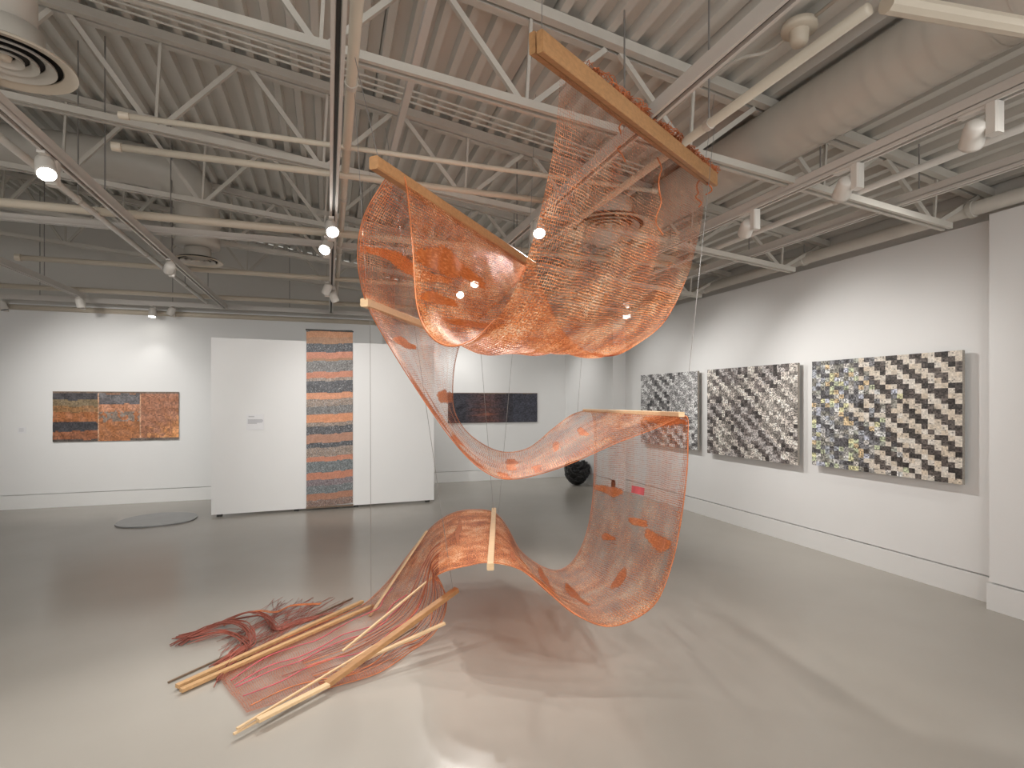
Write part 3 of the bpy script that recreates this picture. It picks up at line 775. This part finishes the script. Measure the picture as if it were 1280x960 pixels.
# ------------------------------------------------------------------ the hanging copper ribbon
SEC = [ # near edge (u,v,d), far edge (u,v,d), density, weft, pink
 ((699, 84,2.22),(878,222,3.48), .22,.5,.55),
 ((698,130,2.22),(879,258,3.50), .22,.6,.50),
 ((691,195,2.22),(873,295,3.52), .25,.8,.35),
 ((672,285,2.22),(858,350,3.58), .28,1.,.15),
 ((640,370,2.22),(832,402,3.65), .42,1.,.05),
 ((600,420,2.22),(798,430,3.70), .70,1.,.0),
 ((563,434,2.24),(765,445,3.75), .86,1.,.0),
 ((535,418,2.27),(728,437,3.82), .78,1.,.0),
 ((520,380,2.32),(700,408,3.88), .50,1.,.0),
 ((515,310,2.38),(682,372,3.94), .33,1.,.1),
 ((506,228,2.44),(664,331,4.00), .34,1.,.25),
 ((492,216,2.42),(662,328,4.03), .34,1.,.3),
 ((474,238,2.42),(655,340,4.12), .32,.9,.45),
 ((456,272,2.46),(642,358,4.22), .30,.9,.45),
 ((449,312,2.52),(622,378,4.35), .32,.9,.40),
 ((452,350,2.62),(600,400,4.48), .30,.9,.35),
 ((461,381,2.72),(579,426,4.55), .28,.8,.30),
 ((478,415,2.80),(571,448,4.60), .25,.6,.30),
 ((508,465,2.86),(567,482,4.70), .25,.5,.25),
 ((545,520,2.94),(570,516,4.80), .28,.5,.20),
 ((585,569,3.00),(590,545,4.90), .34,.6,.15),
 ((624,595,3.06),(625,564,5.00), .42,.8,.10),
 ((668,592,3.12),(660,560,5.00), .45,.9,.05),
 ((718,576,3.17),(690,536,5.00), .40,.9,.05),
 ((770,553,3.22),(712,519,5.00), .36,.9,.05),
 ((820,534,3.26),(728,513,5.00), .40,1.,.05),
 ((857,519,3.30),(738,513,5.00), .45,1.,.10),
 ((861,545,3.28),(744,530,4.95), .24,.9,.35),
 ((859,600,3.25),(745,580,4.90), .22,.9,.40),
 ((851,660,3.20),(741,628,4.85), .27,.9,.25),
 ((838,715,3.15),(731,672,4.75), .34,1.,.10),
 ((815,760,3.11),(714,702,4.65), .42,1.,.0),
 ((765,784,3.08),(693,712,4.60), .46,1.,.0),
 ((720,770,3.10),(668,702,4.65),   .58,1.,.0),
 ((685,742,3.15),(648,685,4.75), .64,1.,.0),
 ((650,713,3.20),(634,660,4.90), .86,1.,.0),
 ((612,704,3.26),(617,641,5.07), .98,1.,.0),
 ((585,708,3.28),(590,638,5.05), 1.02,1.,.0),
 ((560,714,3.31),(565,643,5.00), 1.0,1.,.0),
 ((545,722,3.40),(540,660,4.90), .85,.9,.0),
 ((552,731,3.52),(513,692,4.70), .55,.7,.1),
 ((559,748,3.60),(490,722,4.50), .34,.4,.3),
 ((555,772,3.62),(471,742,4.32), .26,.3,.4),
 ((540,795,3.54),(455,756,4.22), .26,.3,.5),
 ((515,814,3.44),(435,766,4.06), .20,.3,.6),
 ((475,841,3.17),(408,777,3.90), .30,.9,.75),
 ((425,857,3.03),(372,793,3.68), .36,1.,.85),
 ((370,873,2.90),(328,812,3.46), .38,1.,.85),
 ((308,894,2.755),(273,850,3.10), .38,1.,.80),
]
NS = 10
ne = spline([P(*s[0]) for s in SEC], NS); fe = spline([P(*s[1]) for s in SEC], NS)
def lerp_sec(t, k):
    i = min(int(t), len(SEC)-2); f = t - i
    return SEC[i][k]*(1-f) + SEC[i+1][k]*f
WID = 1.8; NX = 48
length = [0.0]
for i in range(1, len(ne)): length.append(length[-1] + ((ne[i]-ne[i-1]).length + (fe[i]-fe[i-1]).length)/2)
def ribbon_point(t, x, lift=0.0):
    """t in section units, x across 0 near..1 far"""
    s = max(0, min(t*NS, len(ne)-1.001)); i = int(s); f = s - i
    a = ne[i].lerp(ne[i+1], f); b_ = fe[i].lerp(fe[i+1], f)
    p = a.lerp(b_, x)
    tang = ((ne[i+1]-ne[i]).lerp(fe[i+1]-fe[i], x)).normalized()
    nrm = (b_-a).cross(tang).normalized()
    L = length[i] + (length[i+1]-length[i])*f
    bars = min(abs(t-0), abs(t-10.4), abs(t-26), abs(t-36))
    damp = min(1.0, bars/2.5)*(1.0 if t < 44 else 0.25)
    bow = 4*x*(1-x)
    dsp = 0.055*noise.noise(Vector((x*3.0, L*0.35, 1.0))) * damp * min(1, bow*1.6+0.15)
    dsp += 0.022*noise.noise(Vector((x*9.0, L*0.8, 4.0))) * damp
    p = p + nrm*(dsp + lift)
    if p.z < 0.012: p.z = 0.012 + 0.008*(0.5+0.5*noise.noise(p*9)) + abs(lift)
    return p, L
def ribbon_mesh(name, t0, t1, x0, x1, nt_, nx_, lift, mat, parent, label=None, taper=False):
    bm = B(); uvl = bm.loops.layers.uv.new('UVMap')
    ld = bm.verts.layers.float.new('dens'); lw = bm.verts.layers.float.new('weft'); lp = bm.verts.layers.float.new('pink'); le = bm.verts.layers.float.new('edge')
    V = []; UV = {}
    for i in range(nt_+1):
        t = t0 + (t1-t0)*i/nt_; row = []
        for j in range(nx_+1):
            x = x0 + (x1-x0)*j/nx_
            tt = t
            if taper:
                q = (x-x0)/(x1-x0); wd = (0.35 + 0.65*math.sin(PI*min(1, max(0, q)))**0.6) * (0.75 + 0.5*noise.noise(Vector((x*9, t0*3, 2))))
                tt = (t0+t1)/2 + (t-(t0+t1)/2)*wd + 0.45*(t1-t0)*noise.noise(Vector((x*4, t0, 5)))
            p, L = ribbon_point(tt, x, lift)
            v = bm.verts.new(p)
            v[ld] = lerp_sec(t, 2); v[lw] = lerp_sec(t, 3); v[lp] = lerp_sec(t, 4)
            if min(x, 1-x) < 0.025: v[ld] += 0.22*min(1, t/5)
            if 15.5 < t < 24: v[ld] += 0.35*max(0, 1-x/0.22)
            if 39 < t < 44: v[ld] += (1.1 if x > 0.4 else 0.4)*(x-0.4)*min(1, (t-39))*min(1, (44-t)/2) if t < 44 else 0
            e = min(i, nt_-i)/max(1, nt_*0.5); g = min(j, nx_-j)/max(1, nx_*0.5)
            v[le] = min(1.0, min(e*1.6 + 0.1, g*3.0 + 0.15))
            UV[v] = (x*WID, L); row.append(v)
        V.append(row)
    for i in range(nt_):
        for j in range(nx_):
            f = bm.faces.new((V[i][j], V[i][j+1], V[i+1][j+1], V[i+1][j]))
            for l in f.loops: l[uvl].uv = UV[l.vert]
            f.smooth = True
    return link(name, bm, mat, parent)

rib = thing('woven_copper_ribbon', (0.9, 3.4, 0.0), 'long suspended ribbon of orange woven copper net over wooden bars, winding to the floor', 'sculpture')
ribbon_mesh('copper_net', 0, len(SEC)-1.001, 0, 1, (len(SEC)-1)*NS, NX, 0, M['net'], rib)
PATCH = [ # t0,t1,x0,x1
 (8.55,9.15,.0,.42),(7.95,8.35,.02,.22),(7.55,7.85,.10,.46),(5.6,5.95,.72,1.0),(6.4,6.7,.38,.62),(7.1,7.35,.55,.95),
 (13.6,14.3,.0,.55),(16.9,17.3,.08,.38),(18.2,18.9,.5,1.0),(20.9,21.6,.0,.12),(21.1,21.7,.25,.8),(19.4,19.9,.0,.35),
 (22.6,22.9,.4,.7),(23.6,23.95,.35,.62),(25.6,26.0,.0,.55),(26.2,26.9,.0,.38),
 (28.45,28.75,.60,1.0),(29.15,29.6,.02,.30),(29.0,29.3,.28,.50),(29.6,29.85,.62,.80),(30.3,31.2,.34,.44),(31.8,32.2,.3,.75),(32.6,33.1,.45,.95),
 (17.4,19.7,.0,.09),(19.5,21.4,.0,.07),(17.8,19.2,.14,.20),(33.0,35.2,.02,.09),(31.8,34.4,.17,.23),(34.0,35.6,.30,.36),(21.9,22.25,.05,.30),
 (33.6,34.0,.2,.6),(35.0,35.3,.1,.4),(37.4,37.8,.35,.8),
]
for t0, t1, x0, x1 in PATCH:
    ribbon_mesh('copper_patch', t0, t1, x0, x1, 10, 24, 0.004, M['foil'], rib, taper=True)
# bright pink woven line
def ribbon_line(pts, r, mat, name='woven_line'):
    q = spline([ribbon_point(t, x, 0.006)[0] for t, x in pts], 6)
    return link(name, tube(B(), q, r, 6), mat, rib, True)
ribbon_mesh('red_patch', 28.35, 28.52, 0.36, 0.50, 4, 8, 0.004, M['pinkcord'], rib)
for x0 in (0.12, 0.35, 0.55, 0.62, 0.78):
    ribbon_line([(41.5+0.7*k, x0 + 0.04*math.sin(k*1.7+x0*9)) for k in range(10)], 0.0032, M['pinkcord'] if x0 > 0.3 else M['rust2'])
# selvedges and loose warps round the open loop
for x0, k0 in ((0.0, 9), (1.0, 6)): ribbon_line([(k*0.5, x0) for k in range(k0, 94)], 0.0028, M['rust2'], 'selvedge')
for k in range(26):
    x0 = 0.03 + 0.55*k/26 + R.uniform(-.01, .01)
    ribbon_line([(38.6 + 0.6*q, x0 + 0.008*math.sin(q+k)) for q in range(R.randint(10, 15))], 0.0020, M['rust'] if k % 2 else M['rust2'], 'loose_warp')

def wbar(name, a, b_, w, h, mat, roll=0.0, parent=None):
    return link(name, bar(B(), a, b_, w, h, roll, min(w, h)*0.12), mat, parent if parent is not None else rib)
A0, A1 = P(668, 55, 2.07), P(889, 226, 3.52)
s_, u_ = frame_of(A1 - A0)
wbar('hanging_bar', A0 + s_*0.026, A1 + s_*0.026, 0.030, 0.085, M['wood_beam'])
wbar('hanging_bar', A0 - s_*0.022 + u_*0.02 + (A1-A0)*0.008, A1 - s_*0.022 + u_*0.02, 0.030, 0.085, M['wood_beam'])
B0, B1 = P(467, 203, 2.27), P(667, 333, 4.02)
wbar('hanging_bar', B0, B1, 0.045, 0.055, M['wood_beam'])
C0, C1 = P(455, 378, 2.70), P(584, 427, 4.6)
wbar('hanging_bar', C0, C1, 0.04, 0.042, M['wood_pale'])
D0, D1 = P(852, 518, 3.28), P(731, 513, 5.05)
wbar('hanging_bar', D0, D1, 0.04, 0.03, M['wood_pale'])
E0, E1 = P(613, 716, 3.22), P(617.5, 642, 5.1)
wbar('hanging_bar', E0 + Vector((0,0,0.034)), E1 + Vector((0,0,0.034)), 0.042, 0.042, M['wood_pale'])
W1 = [P(462, 770, 4.02), P(533, 664, 4.75)]
wbar('edge_slat', W1[0], W1[1], 0.035, 0.012, M['wood_pale'], 0.6)

# frayed ends above the top bar
bm = B()
for k in range(1000):
    f = R.uniform(0.16, 0.99)
    dens = 0.35 + 0.65*min(1, max(0, (f-0.35)*4))
    if R.random() > dens: continue
    p = A0.lerp(A1, f) + u_*(0.05) + s_*R.uniform(-0.03, 0.03)
    h = R.uniform(0.012, 0.058)*(0.8 + 0.4*noise.noise(Vector((f*14, 0, 0))))
    d = (A1-A0).normalized()
    q = [p - u_*0.02, p + u_*h*0.6 + d*R.uniform(-.02,.03) + s_*R.uniform(-.02,.02), p + u_*h*R.uniform(0.3,1.0) + d*R.uniform(-.04,.07) + s_*R.uniform(-.04,.04), p + u_*R.uniform(-.02,0.02) + d*R.uniform(-.05,.1) + s_*R.uniform(-.03,.03)]
    tube(bm, spline(q, 4), R.uniform(0.0012, 0.0026), 4, False)
link('frayed_fringe', bm, M['rust2'], rib, True)['kind'] = 'stuff'
# loose threads hanging from the top bar
for k, (u, v0, v1) in enumerate(((824, 195, 290), (776, 145, 200), (872, 225, 262), (886, 215, 245))):
    a = P(u, v0, 3.05 if u < 860 else 3.5); n_ = 7
    q = [a + Vector((0.02*math.sin(i*1.9+k), 0.02*math.cos(i*1.3+k), -(v1-v0)/FOC*3.2*i/n_)) for i in range(n_+1)]
    link('dangling_thread', tube(B(), spline(q, 3), 0.005, 5), M['rust2'], rib, True)
# suspension wires
WIRES = [((677,50,2.10),(678,-50,2.10)), ((880,214,3.46),(893,118,3.46)), ((474,203,2.32),(441,60,2.45)), ((661,327,3.98),(670,110,3.95)),
         ((459,376,2.74),(443,110,2.74)), ((856,516,3.27),(893,160,3.20)), ((722,515,4.95),(741,255,4.95)), ((623,642,5.05),(656,262,5.0)),
         ((617,642,5.02),(590,300,5.0)), ((566,737,3.60),(482,160,3.60)), ((464,768,4.05),(462,215,4.05)), ((580,426,4.55),(588,262,4.55))]
for a, b_ in WIRES:
    link('suspension_wire', tube(B(), [P(*a), P(*b_)], 0.0017, 6), M['wire'], rib)
# turnbuckle at the top bar
link('chain', tube(B(), [P(677,58,2.08), P(677,40,2.08)], 0.008, 8), M['wire'], rib)

# ------------------------------------------------------------------ slats and cords on the floor
def slat(ua, va, ub, vb, w, h, mat, label, za=None, zb=None, name='wooden_slat'):
    za = h/2 + 0.004 if za is None else za; zb = za if zb is None else zb
    a = on_z(ua, va, za); b_ = on_z(ub, vb, zb)
    return tag(link(name, bar(B(), a, b_, w, h, 0, min(w, h)*0.1), M[mat]), label, 'slat')
slat(210, 853, 441, 747.5, 0.010, 0.010, 'wood_dark', 'thin dark rod on the floor, outermost at the left of the copper ribbon')
slat(221, 858, 453, 752, 0.030, 0.022, 'wood_mid', 'brown wooden slat on the floor, left of a close pair beside the red cords', 0.022)
slat(226, 863, 466, 757, 0.030, 0.022, 'wood_mid', 'brown wooden slat on the floor, right of a close pair beside the red cords', 0.022)
slat(322, 900.5, 410, 856, 0.035, 0.018, 'wood_pale', 'short pale slat whose end lies at the front on the floor', 0.05)
slat(292, 917.5, 424, 846, 0.013, 0.010, 'wood_pale', 'thin pale slat reaching farthest forward on the floor', 0.03)
slat(296, 911, 470, 806, 0.013, 0.010, 'wood_pale', 'thin pale slat beside the one farthest forward on the floor', 0.05)
def slat3(a, b_, w, h, mat, label, roll=0.0):
    return tag(link('wooden_slat', bar(B(), P(*a), P(*b_), w, h, roll, min(w, h)*0.1), M[mat]), label, 'slat')
slat3((408,856,2.98), (571,737,3.62), 0.045, 0.032, 'wood_beam', 'wide brown bar propped inside the open loop of the ribbon')
slat3((428,814,3.35), (540,722,3.95), 0.014, 0.012, 'wood_pale', 'thin slat leaning highest inside the open loop of the ribbon')
slat3((445,829,3.25), (556,779,3.56), 0.028, 0.014, 'wood_pale', 'pale slat lying lowest inside the open loop of the ribbon')
slat3((452,826,3.28), (520,783,3.60), 0.010, 0.010, 'wood_dark', 'short dark rod inside the open loop under the wide brown bar')

def cord_bundle(path, n, spread, r, mats, seed):
    rr = random.Random(seed); base = [on_z(u, v, z) for u, v, z in path]
    bm = B()
    for k in range(n):
        o0 = Vector((rr.gauss(0, spread), rr.gauss(0, spread), 0)); q = []
        for i, p in enumerate(base):
            w = Vector((rr.gauss(0, spread*0.4), rr.gauss(0, spread*0.4), abs(rr.gauss(0, spread*0.3))))
            q.append(p + o0*(0.5+0.8*abs(math.sin(i*1.1+k))) + w)
            q[-1].z = max(r+0.002, q[-1].z)
        tube(bm, spline(q, 6), r*rr.uniform(0.6, 1.3), 5, False)
    return bm
t = thing('red_cord_tangle', on_z(290, 790, 0), 'tangle of loose red cords on the floor beyond the pair of slats', 'cords')
CORDS = [
 ([(223,806,.01),(245,793,.02),(275,780,.04),(300,779,.05),(314,792,.05),(310,806,.03),(290,820,.02),(270,832,.01)], 14, 0.018),
 ([(222,797,.01),(255,789,.02),(290,772,.03),(316,765,.04),(335,771,.03),(345,786,.02),(370,780,.01),(400,770,.01)], 9, 0.012),
 ([(222,796,.01),(262,785,.02),(290,775,.03),(325,770,.05),(338,779,.04),(348,788,.02),(375,775,.01),(430,764,.01)], 7, 0.012),
 ([(280,782,.02),(300,768,.03),(325,764,.04),(345,765,.03),(365,757,.02),(400,755,.01)], 4, 0.010),
 ([(240,800,.02),(280,790,.03),(305,798,.04),(310,808,.03),(295,818,.02),(282,835,.01),(275,852,.01)], 10, 0.022),
]
for k, (pth, n, sp) in enumerate(CORDS):
    link('cord_bundle', cord_bundle(pth, n, sp, 0.0030, None, 30+k), M['rust'] if k != 3 else M['rust2'], t, True)
bm = B()
for k in range(70):
    a = on_z(*[(R.uniform(340, 440)), R.uniform(745, 765)], 0.005); b_ = on_z(R.uniform(270, 340), R.uniform(795, 850), 0.005)
    m_ = a.lerp(b_, 0.5) + Vector((R.uniform(-.08,.08), R.uniform(-.08,.08), 0.01))
    tube(bm, spline([a, m_, b_], 6), 0.0014, 4, False)
link('fine_threads', bm, M['rust'], t)['kind'] = 'stuff'

# ------------------------------------------------------------------ world and view
w = bpy.data.worlds.new('world'); scene.world = w; w.use_nodes = True
bg = w.node_tree.nodes['Background']; bg.inputs[0].default_value = (1.0, 0.985, 0.965, 1); bg.inputs[1].default_value = 2.0
scene.view_settings.view_transform = 'Standard'
try: scene.view_settings.look = 'None'
except Exception: pass
scene.view_settings.exposure = 0.0
scene.view_settings.gamma = 1.0
scene.view_settings.use_curve_mapping = False
